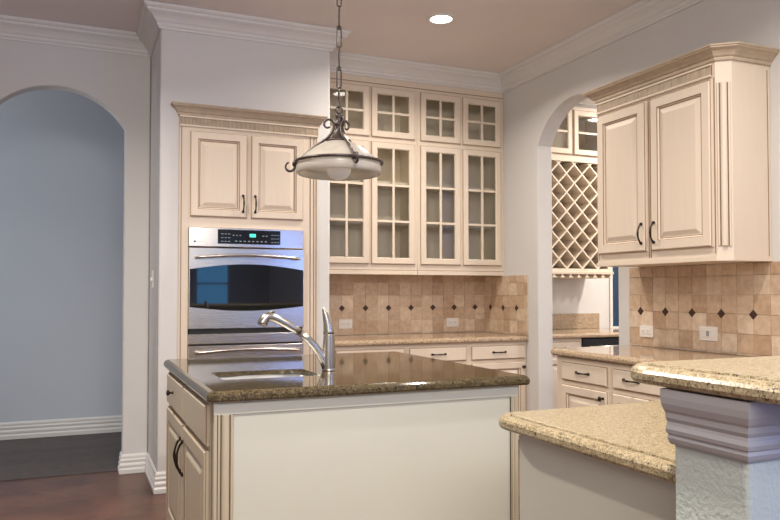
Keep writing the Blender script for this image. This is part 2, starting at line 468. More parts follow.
# ------------------------------------------------------------------ room shell
CEIL = 3.075
XR = 3.33      # right wall
YB = 5.65      # back wall
YL = 5.50      # left wall
YO = 4.88      # oven wall
def prism(b, poly, f, m):
    """poly in 2d, f(p, side) -> 3d"""
    n = len(poly)
    b.rings([[f(p, 0) for p in poly], [f(p, 1) for p in poly]], m, True, True, True)
def arch_pts(c, half, zs, top, n=24):
    s = top-zs; R = (half*half+s*s)/(2*s); zc = top-R; a0 = math.asin(half/R)
    return [(c+R*math.sin(a0-2*a0*i/n), zc+R*math.cos(a0-2*a0*i/n)) for i in range(n+1)]   # from +half to -half

struct(one('floor', lambda b: b.box(-3.6, 5.8, -3.7, 5.62, -.1, 0, M['floor'])))
struct(one('floor', lambda b: b.box(-3.6, 1.5, 5.622, 7.3, -.1, .0, M['wood'])))
struct(one('floor', lambda b: b.box(1.504, 5.8, 5.622, 5.9, -.1, .0, M['floor'])))
struct(one('ceiling', lambda b: b.box(-3.6, 5.8, -3.7, 7.3, CEIL, CEIL+.1, M['ceil'])))
struct(one('trim_3', lambda b: b.box(-.55, .33, 5.600, 5.640, .0, .006, M['wood'], .002)))
# left wall with archway
b = MB(); arch = arch_pts(-.11, .44, 2.42, 2.67)
poly = [(-3.5, 0), (-3.5, CEIL), (.50, CEIL), (.50, 0), (.33, 0)] + arch + [(-.55, 0)]
prism(b, poly, lambda p, s: (p[0], YL+.12*s, p[1]), M['wall'])
struct(b.build('wall_left', bevel=.012))
# oven block: front wall with recess for the tall cabinet
b = MB(); XO0, XO1, ZO = .625, 1.54, 2.44
poly = [(.50, 0), (.50, CEIL), (1.64, CEIL), (1.64, 0), (XO1, 0), (XO1, ZO), (XO0, ZO), (XO0, 0)]
prism(b, poly, lambda p, s: (p[0], YO+.12*s, p[1]), M['wall'])
struct(b.build('wall_oven', bevel=.014))
struct(one('wall_oven_side', lambda b: (b.box(.50, .615, YO+.121, YL-.001, 0, CEIL, M['wall']))))
struct(one('wall_oven_side', lambda b: (b.box(1.55, 1.64, YO+.121, YB-.001, 0, CEIL, M['wall']))))
struct(one('wall_back', lambda b: b.box(.50, 3.45, YB, YB+.1, 0, CEIL, M['wall'])))
# right wall with arch
b = MB(); arch = arch_pts(4.38, .46, 2.41, 2.69)
poly = [(-.2, 0), (-.2, CEIL), (YB, CEIL), (YB, 0), (4.84, 0)] + arch + [(3.92, 0)]
prism(b, poly, lambda p, s: (XR+.135*s, p[0], p[1]), M['wall'])
struct(b.build('wall_right', bevel=.006))
struct(one('wall_right', lambda b: (b.box(XR, XR+.135, -3.5, -1.2, 0, CEIL, M['wall']), b.box(XR, XR+.135, -1.2, -.2005, 0, .9, M['wall']), b.box(XR, XR+.135, -1.2, -.2005, 2.2, CEIL, M['wall']))))
w3 = MB()  # added out-of-view window; its glowing pane throws blue light on the knee wall
for a in ((-1.2, -1.14, .9, 2.2), (-.26, -.2005, .9, 2.2), (-1.14, -.26, .9, .96), (-1.14, -.26, 2.14, 2.2)):
    w3.box(XR-.01, XR+.08, a[0], a[1], a[2], a[3], M['trim'])
w3 = struct(w3.build('blue_fill_window'))
struct(one('pane', lambda b: b.box(XR+.03, XR+.04, -1.14, -.26, .96, 2.14, M['blue_fill']), w3))
# hall beyond the left arch
struct(one('wall_hall', lambda b: b.box(-3.6, 1.5, 7.16, 7.28, 0, CEIL, M['hall'])))
struct(one('wall_hall_side', lambda b: b.box(1.4, 1.5, 5.77, 7.159, 0, CEIL, M['hall'])))
# rear part of the room (behind the viewer)
struct(one('wall_far_left', lambda b: b.box(-3.6, -3.5, -3.6, 7.159, 0, CEIL, M['wall'])))
def rearwall(b):
    b.box(-3.5, 1.80, -3.6, -3.5, 0, CEIL, M['wall']); b.box(2.50, 5.7, -3.6, -3.5, 0, CEIL, M['wall'])
    b.box(1.80, 2.50, -3.6, -3.5, 0, .9, M['wall']); b.box(1.80, 2.50, -3.6, -3.5, 2.1, CEIL, M['wall'])
struct(one('wall_rear', rearwall))
w1 = MB()
for a in ((1.80, 1.85, .9, 2.1), (2.45, 2.50, .9, 2.1), (1.85, 2.45, .9, .95), (1.85, 2.45, 2.05, 2.1), (1.85, 2.45, 1.40, 1.43)):
    w1.box(a[0], a[1], -3.58, -3.50, a[2], a[3], M['trim'])
w1 = struct(w1.build('window_2'))
struct(one('pane', lambda b: b.box(1.85, 2.45, -3.57, -3.56, .95, 2.05, M['sky']), w1))
# pantry beyond the right arch
struct(one('wall_pantry', lambda b: (b.box(3.466, 4.80, 5.78, 5.9, 0, CEIL, M['wall']), b.box(5.3, 5.8, 5.78, 5.9, 0, CEIL, M['wall']),
    b.box(4.80, 5.3, 5.78, 5.9, 0, .9, M['wall']), b.box(4.80, 5.3, 5.78, 5.9, 2.1, CEIL, M['wall']))))
struct(one('wall_pantry_side', lambda b: b.box(5.7, 5.8, -3.499, 5.779, 0, CEIL, M['wall'])))
w1 = MB()
for a in ((4.80, 4.83, .9, 2.1), (5.27, 5.3, .9, 2.1), (4.83, 5.27, .9, .93), (4.83, 5.27, 2.07, 2.1)):
    w1.box(a[0], a[1], 5.765, 5.83, a[2], a[3], M['trim'])
w1 = struct(w1.build('window_1'))
struct(one('pane', lambda b: b.box(4.83, 5.27, 5.80, 5.81, .93, 2.07, M['navy']), w1))

# crown moulding and baseboards
CP = [(0, 2.945), (.012, 2.945), (.014, 2.957), (.022, 2.962), (.026, 2.972), (.026, 2.980), (.036, 2.988), (.048, 3.004), (.066, 3.020), (.086, 3.030), (.092, 3.036), (.092, 3.046), (.104, 3.052), (.112, 3.062), (.112, CEIL-.0015), (0, CEIL-.0015)]
b = MB(); sweep(b, [(-3.5, YL), (.50, YL), (.50, YO), (1.64, YO), (1.64, 5.335), (XR, 5.335), (XR, -3.5)], CP, M['trim'])
struct(b.build('trim_1'))
BP = [(0, .002), (.022, .002), (.024, .03), (.018, .038), (.014, .042), (.018, .05), (.020, .062), (.014, .072), (.010, .076), (.014, .084), (.016, .094), (.010, .106), (.012, .112), (.012, .122), (.006, .132), (0, .135)]
b = MB(); sweep(b, [(.33, YL+.12), (.33, YL), (.50, YL), (.50, YO), (.618, YO)], BP, M['trim']); struct(b.build('baseboard_left'))
b = MB(); sweep(b, [(-3.5, YL), (-.55, YL), (-.55, YL+.12)], BP, M['trim']); struct(b.build('baseboard_left'))
b = MB(); sweep(b, [(-3.5, 7.16), (1.4, 7.16)], [(o, z*1.1) for o, z in BP], M['trim']); struct(b.build('baseboard_hall'))

# ------------------------------------------------------------------ oven cabinet
T0 = thing('oven_cabinet', 'tall cream built-in cabinet around the steel double oven, two raised-panel doors on top', 'cabinet', (.62, YO-.02, 0))
W = .925
def f(b):
    c = M['cream']
    b.box(0, .058, 0, .13, .10, 2.41, c, .002); b.box(W-.108, W, 0, .13, .10, 2.41, c, .002)
    b.box(.058, W-.108, 0, .13, 1.681, 2.41, c); b.box(.058, W-.108, 0, .13, .10, .28, c)
    b.box(0, W, .02, .13, 0, .10, c)
    # glazed bead lines of the face frame
    for x in (.012, W-.03, W-.055, W-.013): b.box(x-.0025, x+.0025, -.003, .001, .12, 2.33, M['glaze'])
one('face_frame', f, T0)
one('case', lambda b: (b.box(.012, W-.016, .60, .615, .1, 2.39, M['inner']), b.box(.03, W-.03, .135, .60, 2.37, 2.385, M['inner'])), T0)
for x0, x1, hx in ((.066, .431, .405), (.459, .815, .485)):
    d = raised_panel('door', x0, x1, 1.752, 2.302, T0)
    pull('handle', hx, 1.845, d, True, .105, -.020)
cab_crown('crown', [(0, .10), (0, 0), (W, 0), (W, .10)], 2.398, T0, .8, .98)
reeded('reeded_frieze', 0, W, 2.335, 2.392, T0)

# ------------------------------------------------------------------ double wall oven
OV = thing('wall_oven', 'stainless steel double wall oven with black control strip and bowed dark glass window', 'oven', (.68, YO-.045, 0))
OW = .753
def bowed(b, z0, z1, d0, d1, m, zb=None, y0=0.0, n=16, x0=0, x1=OW, bev=.003):
    """slightly bowed front; z edges may be functions of t"""
    fz0 = z0 if callable(z0) else (lambda t: z0); fz1 = z1 if callable(z1) else (lambda t: z1)
    F, Bk = [], []
    rg = []
    for i in range(n+1):
        t = i/n; x = x0+(x1-x0)*t; y = y0-(d0+(d1-d0)*math.sin(PI*t))
        a, c = fz0(t), fz1(t)
        rg.append([(x, .024, a), (x, y+bev, a), (x, y, a+bev), (x, y, c-bev), (x, y+bev, c), (x, .024, c)])
    b.rings(rg, m, True, True, True)
cp = one('control_panel', lambda b: bowed(b, 1.558, 1.682, .0, .012, M['steel']), OV)
dsp = one('display', lambda b: bowed(b, 1.578, 1.672, .012, .0145, M['panelblack'], x0=.178, x1=.592), cp)
def btn(x0, x1, z0, z1, y): one('button', lambda b: b.box(x0, x1, y, -.012, z0, z1, M['keys']), dsp)
for i in range(3):
    for j in range(3):
        btn(.20+i*.022, .214+i*.022, 1.592+j*.024, 1.596+j*.024, -.0155); btn(.53+i*.02, .542+i*.02, 1.592+j*.024, 1.596+j*.024, -.0155)
for i in range(8): btn(.29+i*.028, .303+i*.028, 1.594, 1.600, -.0160)
for i in range(3): btn(.275+i*.022, .285+i*.022, 1.632, 1.637, -.0160)
for i in range(2): btn(.47+i*.022, .482+i*.022, 1.632, 1.637, -.0160)
one('clock_digits', lambda b: b.box(.385, .425, -.0162, -.012, 1.625, 1.647, M['led']), dsp)
one('badge', lambda b: (b.lathe([(.0065, 0), (.0065, .002)], M['dark'], 16, (0, 0, 0), Matrix.Translation((.035, -.0015, 1.59)) @ Matrix.Rotation(PI/2, 4, 'X'), True, True),
    [b.box(.048+i*.0075, .053+i*.0075, -.0045, .002, 1.588, 1.592, M['keys']) for i in range(4)]), cp)
def oven_door(z0, z1, win, hz):
    d = one('oven_door', lambda b: bowed(b, z0, z1, .012, .016, M['steel']), OV)
    if win:
        g = one('oven_window', lambda b: bowed(b, lambda t: win[0]-.028*math.sin(PI*t), lambda t: win[1]+.035*math.sin(PI*t), .0155, .0175, M['black'], x0=.003, x1=OW-.003, bev=.001), d)
    h = MB(); pts = []
    for i in range(21):
        t = i/20; pts.append((.035+t*(OW-.07), -.040-.022*math.sin(PI*t), hz+.018*math.sin(PI*t)))
    h.tube(pts, .0095, M['steel'], 12)
    for x in (.055, OW-.055): h.tube([(x, -.008, hz+.002), (x, -.042, hz+.002)], .007, M['steel'], 10)
    h.build('handle', d)
    return d
oven_door(1.030, 1.550, (1.170, 1.412), 1.487)
oven_door(.40, .921, (.54, .79), .878)
one('vent_gap', lambda b: (b.box(.004, OW-.004, .002, .02, .920, 1.557, M['dark'])), OV)
one('lower_trim_strip', lambda b: bowed(b, .933, .996, .012, .016, M['steel']), OV)
one('oven_body', lambda b: b.box(.01, OW-.01, .024, .60, .40, 1.68, M['dark']), OV)

# ------------------------------------------------------------------ upper glass cabinets on the back wall
YU = 5.34
def glass_unit(x0, x1, doors, label):
    t = thing('glass_cabinet', label, 'cabinet', (x0, YU, 0), 0, None)
    w = x1-x0; a0, a1 = doors[0][0]-x0, doors[0][1]-x0; b0, b1 = doors[1][0]-x0, doors[1][1]-x0
    open_case('case', w, 1.42, 2.965, .30, t, rails=((1.42, 1.495), (2.435, 2.48), (2.865, 2.965)), stiles=((0, a0+.01), (a1-.01, b0+.01), (b1-.01, w)))
    for z in (1.80, 2.12): one('shelf', lambda b: b.box(.02, w-.02, .03, .288, z, z+.018, M['inner']), t)
    one('shelf', lambda b: b.box(.02, w-.02, .018, .288, 2.445, 2.465, M['inner']), t)
    one('light_rail', lambda b: (b.box(0.001, w-.001, -.010, .014, 1.402, 1.432, M['cream'], .003), b.box(.001, w-.001, -.006, .0, 1.436, 1.439, M['glaze'])), t)
    one('top_rail_bead', lambda b: b.box(.001, w-.001, -.008, -.004, 2.895, 2.90, M['glaze']), t)
    for (p, q) in doors:
        glass_door(p-x0, q-x0, 1.483, 2.440, 3, t, -.004)
        glass_door(p-x0, q-x0, 2.476, 2.868, 2, t, -.004)
    return t
glass_unit(1.645, 2.523, ((1.735, 2.108), (2.125, 2.50)), 'left cream glass-front wall cabinet, behind the pendant lamp, next to the oven wall')
glass_unit(2.525, 3.328, ((2.548, 2.911), (2.933, 3.297)), 'right cream glass-front wall cabinet in the corner by the arch')

# ------------------------------------------------------------------ base cabinets
def base_unit(name, label, loc, rz, w, drawer, doors, depth=.60, group=None, top=.875, hh=None, kn=False):
    t = thing(name, label, 'cabinet', loc, rz, group)
    def f(b):
        c = M['cream']
        b.box(0, w, 0, depth, .10, top, c); b.box(0, w, .06, depth, .001, .10, M['glaze'])
    one('case', f, t)
    for x0, x1 in drawer:
        d = raised_panel('drawer', x0, x1, top-.135, top-.026, t, flat=True)
        pull('handle', (x0+x1)/2 if hh is None else hh, top-.078, d, False, .11, -.020)
    for i, (x0, x1) in enumerate(doors):
        d = raised_panel('door', x0, x1, .125, top-.160, t)
        kx = x1-.028 if i % 2 == 0 else x0+.028
        knob('knob', kx, top-.20, d, -.020)
    return t
base_unit('base_cabinet', 'cream base cabinet under the back counter, leftmost, mostly hidden by the faucet and island', (1.645, 5.005, 0), 0, .632, ((.075, .613),), ((.075, .34), (.348, .613)))
base_unit('base_cabinet', 'cream base cabinet under the back counter, second from the corner by the arch', (2.278, 5.005, 0), 0, .521, ((.018, .50),), ((.018, .50),))
base_unit('base_cabinet', 'cream base cabinet under the back counter, in the corner beside the arch', (2.80, 5.005, 0), 0, .528, ((.023, .510),), ((.023, .510),))
bc = slab('countertop', [(1.642, 4.972), (XR-.002, 4.972), (XR-.002, YB-.002), (1.642, YB-.002)], [0, 0, 0, 0], .917, .04, M['granite_tan_lit'])
tag(bc, 'light-tinted tan polished granite countertop along the back wall under the glass-front cabinets', 'countertop')

# ------------------------------------------------------------------ tile backsplashes
def tile_panel(name, label, loc, rz, w, z0, z1, dia, offx, pitch=.1025, zd=1.135, parent=None):
    b = MB(); b.box(0, w, 0, .006, z0, z1, M['grout'])
    rows = []
    z = zd
    while z > z0: z -= pitch
    xs0 = offx
    while xs0 > 0: xs0 -= pitch
    while z < z1:
        x = xs0
        while x < w:
            a, c = max(x+.0012, .0005), min(x+pitch-.0012, w-.0005); d, e = max(z+.0012, z0+.0005), min(z+pitch-.0012, z1-.0005)
            if c-a > .008 and e-d > .008:
                b.box(a, c, -.004-random.uniform(0, .0015), .001, d, e, M['tile'], .0018)
            x += pitch
        z += pitch
    for x in dia:
        if .02 < x < w-.02:
            b.box(-.0185, .0185, -.0082, -.003, -.0185, .0185, M['diamond'], .0015, Matrix.Translation((x, 0, zd)) @ Matrix.Rotation(PI/4, 4, 'Y') @ Matrix.Translation((0, 0, 0)))
    o = b.build(name); o.location = loc; o.rotation_euler = (0, 0, rz)
    return tag(o, label, 'backsplash')
pb = .2045
tile_panel('tile_backsplash', 'travertine tile backsplash with dark diamonds on the back wall over the counter', (1.642, YB-.008, 0), 0, XR-.01-1.642, .9185, 1.419, [1.995-1.642+pb*i for i in range(-1, 8)], 1.995-1.642, pb/2)
tile_panel('tile_backsplash', 'narrow travertine tile backsplash with three dark diamonds on the side wall in the corner', (XR-.008, YB-.010, 0), -PI/2, YB-.010-4.972, .9185, 1.401, [.105+pb*i for i in range(4)], .105, pb/2)
tile_panel('tile_backsplash', 'wide travertine tile backsplash with dark diamonds under the right wall cabinet', (XR-.008, 3.80, 0), -PI/2, 3.80-1.2, .9235, 1.422, [3.80-3.695+.2115*i for i in range(13)], 3.80-3.695, .2115/2, 1.145)
one_t = None

def outlet(label, loc, rz, w=.12, h=.075, kind='duplex'):
    t = thing('wall_outlet', label, 'outlet', loc, rz)
    one('cover_plate', lambda b: b.box(-w/2, w/2, -.007, 0, -h/2, h/2, M['outlet'], .003), t)
    def f(b):
        if kind == 'duplex':
            b.box(-w*.36, w*.36, -.0105, -.005, -h*.24, h*.24, M['outlet'], .002)
            for s in (-1, 1):
                for k in (-1, 1): b.box(s*w*.18+k*.006-.0012, s*w*.18+k*.006+.0012, -.0112, -.009, -.008, .006, M['keys'])
        else:
            b.box(-w*.36, w*.36, -.0105, -.005, -h*.25, h*.25, M['outlet'], .002)
            b.box(-w*.08, w*.08, -.012, -.005, -h*.18, h*.18, M['keys'], .001)
    one('socket', f, t)
    return t
outlet('white outlet on the tiles just right of the faucet lever', (2.025, YB-.0142, 1.008), 0, .115, .075)
outlet('white outlet on the back wall tiles near the corner', (3.0, YB-.0142, 1.006), 0, .118, .075)
outlet('smaller white outlet on the right tiles, at their left end', (XR-.0142, 3.640, 1.020), -PI/2, .118, .074)
outlet('white outlet plate on the right tiles, above the raised bar', (XR-.0142, 3.147, 1.030), -PI/2, .128, .082, 'gfci')
sw = thing('light_switch', 'small white light switch on the narrow wall left of the oven', 'switch', (.50, 5.24, 1.352), -PI/2)
one('cover_plate', lambda b: b.box(-.035, .035, -.006, 0, -.057, .057, M['outlet'], .002), sw)
one('toggle', lambda b: b.box(-.008, .008, -.016, -.005, -.012, .012, M['outlet'], .002), sw)

# ------------------------------------------------------------------ right base cabinets and countertop
XC = 2.725
base_unit('base_cabinet', 'cream base cabinet at the far end of the right counter, next to the arch', (XC, 3.765, 0), -PI/2, .50, ((.065, .478),), ((.065, .478),), .598)
base_unit('base_cabinet', 'cream base cabinet under the right counter, partly behind the raised bar', (XC, 3.264, 0), -PI/2, .62, ((.022, .60),), ((.022, .30), (.308, .60)), .598, hh=.175)
base_unit('base_cabinet', 'cream base cabinet of the right run, hidden behind the bar', (XC, 2.643, 0), -PI/2, .74, ((.02, .72),), ((.02, .36), (.368, .72)), .598)
rc = slab('countertop', [(2.69, 1.852), (XR-.002, 1.852), (XR-.002, 3.80), (2.69, 3.80)], [0, 0, 0, .03], .922, .04, M['granite_tan_lit'])
tag(rc, 'light-tinted tan polished granite countertop along the right wall under the tiles', 'countertop')

# ------------------------------------------------------------------ right wall cabinet
RC = thing('wall_cabinet', 'cream wall cabinet on the right with two raised-panel doors, crown top and fluted corner', 'cabinet', (3.0, 3.715, 0), -PI/2)
fw = .925; sw_ = .975; dp = .328
def f(b):
    poly = [(0, 0), (fw, 0), (sw_, .06), (sw_, dp), (0, dp)]
    b.rings([[(x, y, z) for x, y in poly] for z in (1.428, 2.448)], M['cream'], True, True, True)
    b.rings([[(x, y, z) for x, y in ((-.004, -.006), (fw+.002, -.006), (sw_+.006, .057), (sw_+.006, dp), (-.004, dp))] for z in (1.424, 1.446)], M['cream'], True, True, True)
    for x in (.012, .918): b.box(x-.0025, x+.0025, -.002, .001, 1.46, 2.36, M['glaze'])
    for x in (.448, .462): b.box(x-.0025, x+.0025, -.002, .001, 1.46, 2.36, M['glaze'])
    b.box(sw_-.001, sw_+.002, dp-.022, dp-.018, 1.45, 2.42, M['glaze'])
one('case', f, RC)
for x0, x1, hx in ((.022, .432, .406), (.478, .906, .505)):
    d = raised_panel('door', x0, x1, 1.497, 2.350, RC, st=.064)
    pull('handle', hx, 1.598, d, True, .110, -.020)
reeded('reeded_frieze', .006, fw-.02, 2.374, 2.430, RC)
cab_crown('crown', [(0, dp), (0, 0), (fw, 0), (sw_, .06), (sw_, dp)], 2.443, RC, .95, .98)
T = Matrix.Translation((fw, 0, 0)) @ Matrix.Rotation(math.atan2(.06, sw_-fw), 4, 'Z')
fluted_column('fluted_column', .005, .070, 1.50, 2.33, RC, T)

# ------------------------------------------------------------------ pantry niche seen through the arch
PX0, PX1 = 3.50, 4.53
pc = thing('wine_rack_cabinet', 'cream wall cabinet with diamond wine lattice and small glass doors, seen through the arch', 'cabinet', (PX0, 5.42, 0))
w = PX1-PX0
open_case('case', w, 1.45, 2.93, .355, pc, rails=((1.45, 1.475), (2.432, 2.497), (2.895, 2.93)), stiles=((0, .03), (w-.045, w)))
def lattice(b):
    c = M['cream']; x0, x1, z0, z1 = .03, w-.045, 1.475, 2.432; p = .170; t = .013; dpt = .25
    for sgn in (1, -1):
        k = -40
        while k < 40:
            # line x = xo + s, z = z0 + sgn*s ; clip to rectangle
            c0 = k*p
            pts = []
            lo, hi = -9, 9
            # param s: x = x0+s ; z = zz+sgn*s
            zz = z0+c0
            s0, s1 = 0, x1-x0
            if sgn > 0: s0, s1 = max(s0, z0-zz), min(s1, z1-zz)
            else: s0, s1 = max(s0, zz-z1), min(s1, zz-z0)
            if s1-s0 > .02:
                xa, za, xb, zb = x0+s0, zz+sgn*s0, x0+s1, zz+sgn*s1
                nx, nz = -sgn*t/2*.7071, t/2*.7071
                y0 = .004 if sgn > 0 else .0035
                vs = [(xa+nx, y, za+nz) for y in (y0, dpt)] + [(xa-nx, y, za-nz) for y in (y0, dpt)] + [(xb+nx, y, zb+nz) for y in (y0, dpt)] + [(xb-nx, y, zb-nz) for y in (y0, dpt)]
                b.add(vs, [[0, 1, 3, 2], [4, 6, 7, 5], [0, 4, 5, 1], [2, 3, 7, 6], [0, 2, 6, 4], [1, 5, 7, 3]], c)
            k += 1
one('wine_lattice', lattice, pc)
for x0, x1 in ((.235, .59), (.605, .96)):
    glass_door(x0, x1, 2.492, 2.898, 2, pc, -.004, 1)
one('shelf', lambda b: b.box(.019, w-.019, .018, .34, 2.445, 2.465, M['inner']), pc)
def stem(b):
    b.box(-.0, w, -.03, .33, 1.425, 1.4495, M['cream'], .003)
    n = 11
    for i in range(n+1):
        x = .03+i*(w-.06)/n
        b.box(x-.008, x+.008, -.025, .32, 1.405, 1.426, M['cream']); b.box(x-.022, x+.022, -.028, .32, 1.393, 1.406, M['cream'], .002)
one('stemware_rack', stem, pc)
base_unit('base_cabinet', 'cream base cabinet under the small pantry counter behind the arch', (3.50, 5.14, 0), 0, .47, ((.02, .45),), ((.02, .45),), .60)
wf = thing('wine_cooler', 'black undercounter appliance below the pantry counter behind the arch', 'appliance', (3.975, 5.13, 0))
one('cooler_body', lambda b: b.box(0, .60, .03, .60, .001, .874, M['dark'], .004), wf)
one('cooler_door', lambda b: (b.box(.003, .597, 0, .028, .10, .868, M['panelblack'], .004)), wf)
one('handle', lambda b: (b.tube([(.05, -.03, .80), (.55, -.03, .80)], .008, M['steel'], 10), b.tube([(.08, 0, .80), (.08, -.03, .80)], .006, M['steel'], 8), b.tube([(.52, 0, .80), (.52, -.03, .80)], .006, M['steel'], 8)), wf)
pt = slab('countertop', [(3.468, 5.10), (5.2, 5.10), (5.2, 5.778), (3.468, 5.778)], [0, 0, 0, 0], .917, .04, M['granite_tan_lit'])
tag(pt, 'light-tinted tan granite countertop of the pantry niche seen through the arch', 'countertop')
base_unit('base_cabinet', 'cream base cabinet right of the black appliance in the pantry', (4.58, 5.14, 0), 0, .60, ((.02, .58),), ((.02, .29), (.298, .58)), .60)
gb = one('granite_backsplash', lambda b: b.box(3.468, 4.66, 5.755, 5.779, .918, 1.062, M['granite_tan_lit'], .002))
tag(gb, 'low granite backsplash strip at the back of the pantry counter', 'backsplash')

# ------------------------------------------------------------------ island
IX0, IX1, IY0, IY1 = .462, 1.722, 2.65, 3.96
IS = thing('kitchen_island', 'cream kitchen island with plain front panel, fluted corners and doors on its left end', 'island', (0, 0, 0))
def f(b):
    c = M['panel']
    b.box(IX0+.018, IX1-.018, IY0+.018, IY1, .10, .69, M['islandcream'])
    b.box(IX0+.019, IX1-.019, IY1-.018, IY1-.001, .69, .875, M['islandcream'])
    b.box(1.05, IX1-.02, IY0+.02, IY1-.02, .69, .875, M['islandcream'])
    b.box(IX0+.06, IX1-.06, IY0+.05, IY1-.05, .001, .10, M['glaze'])
one('case', f, IS)
one('front_panel', lambda b: (b.box(.531, 1.683, IY0+.006, IY0+.02, .10, .830, M['panel']), b.box(IX0, IX1, IY0-.002, IY0+.02, .830, .8755, M['panel'], .003),
    b.box(.531, 1.683, IY0-.0, IY0+.018, .10, .19, M['panel'], .003)), IS)
T = Matrix.Translation((0, IY0+.002, 0))
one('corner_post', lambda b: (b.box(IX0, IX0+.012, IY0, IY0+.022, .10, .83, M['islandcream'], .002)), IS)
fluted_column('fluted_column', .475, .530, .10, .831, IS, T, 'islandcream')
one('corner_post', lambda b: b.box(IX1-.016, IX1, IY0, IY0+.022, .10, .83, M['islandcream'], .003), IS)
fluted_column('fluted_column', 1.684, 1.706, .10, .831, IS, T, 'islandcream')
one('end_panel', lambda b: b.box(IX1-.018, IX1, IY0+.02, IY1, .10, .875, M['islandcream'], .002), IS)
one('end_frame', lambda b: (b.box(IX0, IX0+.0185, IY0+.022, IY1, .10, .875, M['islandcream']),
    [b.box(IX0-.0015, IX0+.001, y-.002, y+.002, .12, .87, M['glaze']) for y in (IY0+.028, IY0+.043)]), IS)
# left end fronts: helper empties are avoided by baking the rotation into the mesh
def rot_part(o, loc, rz):
    o.data.transform(Matrix.Translation(loc) @ Matrix.Rotation(rz, 4, 'Z')); return o
L0 = (IX0, 3.925, 0)
for x0, x1, hx in ((.03, .60, .575), (.625, 1.195, .65)):
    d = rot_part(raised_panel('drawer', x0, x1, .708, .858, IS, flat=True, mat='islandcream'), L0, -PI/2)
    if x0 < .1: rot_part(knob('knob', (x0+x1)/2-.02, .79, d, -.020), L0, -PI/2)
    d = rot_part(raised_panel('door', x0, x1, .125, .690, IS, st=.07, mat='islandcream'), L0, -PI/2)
    rot_part(pull('handle', hx, .555, d, True, .14, -.020), L0, -PI/2)
hole = [(.552, 2.965), (.962, 2.965), (.962, 3.262), (.552, 3.262)]
it = slab('island_countertop', [(.436, 2.615), (1.766, 2.615), (1.766, 4.01), (.436, 4.01)], [.045, .02, .02, .03], .917, .04, M['granite_dark'], hole)
tag(it, 'dark olive-brown polished granite island top with a sink cutout', 'countertop')
def basin(b):
    s = M['satin']; z1 = .8965; t = .004
    out = round_poly([(.536, 2.949), (.978, 2.949), (.978, 3.278), (.536, 3.278)], .035, 5)
    inn = round_poly([(.548, 2.961), (.966, 2.961), (.966, 3.266), (.548, 3.266)], .035, 5)
    bt = round_poly([(.56, 2.973), (.954, 2.973), (.954, 3.254), (.56, 3.254)], .03, 5)
    b.rings([[(x, y, .70) for x, y in out], [(x, y, z1) for x, y in out], [(x, y, z1) for x, y in inn], [(x, y, .73) for x, y in inn], [(x, y, .705) for x, y in bt]], s, True, True, True, True)
sk = one('sink', basin); tag(sk, 'undermount stainless steel sink in the island top', 'sink')
one('drain', lambda b: b.lathe([(.001, .012), (.022, .010), (.038, .008), (.042, .003), (.042, 0)], M['nickel'], 24, (.757, 3.11, .7055), None, False, False), sk)

# faucet
FX, FY, FZ = 1.049, 3.134, .917
fc = thing('faucet', 'brushed nickel pull-out kitchen faucet with side-arched spout and tall lever on the island', 'faucet', (FX, FY, FZ))
one('faucet_body', lambda b: b.lathe([(.032, 0), (.032, .004), (.030, .007), (.030, .012), (.0298, .06), (.0275, .110), (.0245, .158), (.0245, .162), (.012, .166)], M['nickel'], 28, (0, 0, 0), None, True, True), fc)
def spout(b):
    P = [(-.016, 0, .012), (-.024, 0, .040), (-.042, 0, .077), (-.067, 0, .111), (-.099, 0, .144), (-.133, 0, .171)]
    b.tube(P, [.0165, .0185, .0185, .0175, .0165, .0158], M['nickel'], 16)
one('spout', spout, fc)
one('seal_ring', lambda b: b.tube([(-.133, 0, .171), (-.1365, 0, .1735)], .0156, M['dark'], 16), fc)
def head(b):
    P = [(-.137, 0, .174), (-.163, 0, .191), (-.199, 0, .212), (-.234, 0, .230), (-.258, 0, .240), (-.278, 0, .242), (-.290, 0, .234), (-.299, 0, .217), (-.303, 0, .207)]
    b.tube(P, [.0165, .0175, .0180, .0185, .0190, .020, .0215, .0225, .0215], M['nickel'], 16)
    b.tube([(-.3025, 0, .2085), (-.3040, 0, .2055)], .0160, M['dark'], 16)
    b.tube([(-.273, 0, .256), (-.259, 0, .266), (-.247, 0, .258)], [.006, .006, .005], M['nickel'], 8)
one('spray_head', head, fc)
def lever(b):
    P = []; R = []
    for i in range(13):
        t = i/12; P.append((-.001-.026*t**1.8, -.0, .163+.116*t)); R.append(.0225*(1-t)**.5+.0025)
    b.tube(P, R, M['nickel'], 16)
one('lever', lever, fc)

# ------------------------------------------------------------------ peninsula
pn = thing('peninsula_cabinet', 'cream base cabinet of the peninsula with a plain end panel, in the foreground', 'cabinet', (0, 0, 0))
one('end_panel', lambda b: (b.box(1.165, 1.183, 1.06, 1.790, .0, .8815, M['panel'], .002)), pn)
one('case', lambda b: b.box(1.1835, 2.68, 1.06, 1.785, .0, .8815, M['panel']), pn)
one('case_end', lambda b: b.box(2.6805, 3.328, 1.06, 1.848, .0, .8815, M['panel']), pn)
ps = slab('countertop', [(1.098, 1.035), (XR-.002, 1.035), (XR-.002, 1.851), (1.098, 1.851)], [0, 0, 0, .085], .922, .04, M['granite_gold_lit'], seam=M['dark'])
tag(ps, 'light-tinted gold speckled granite countertop of the peninsula with a grooved rounded edge', 'countertop')
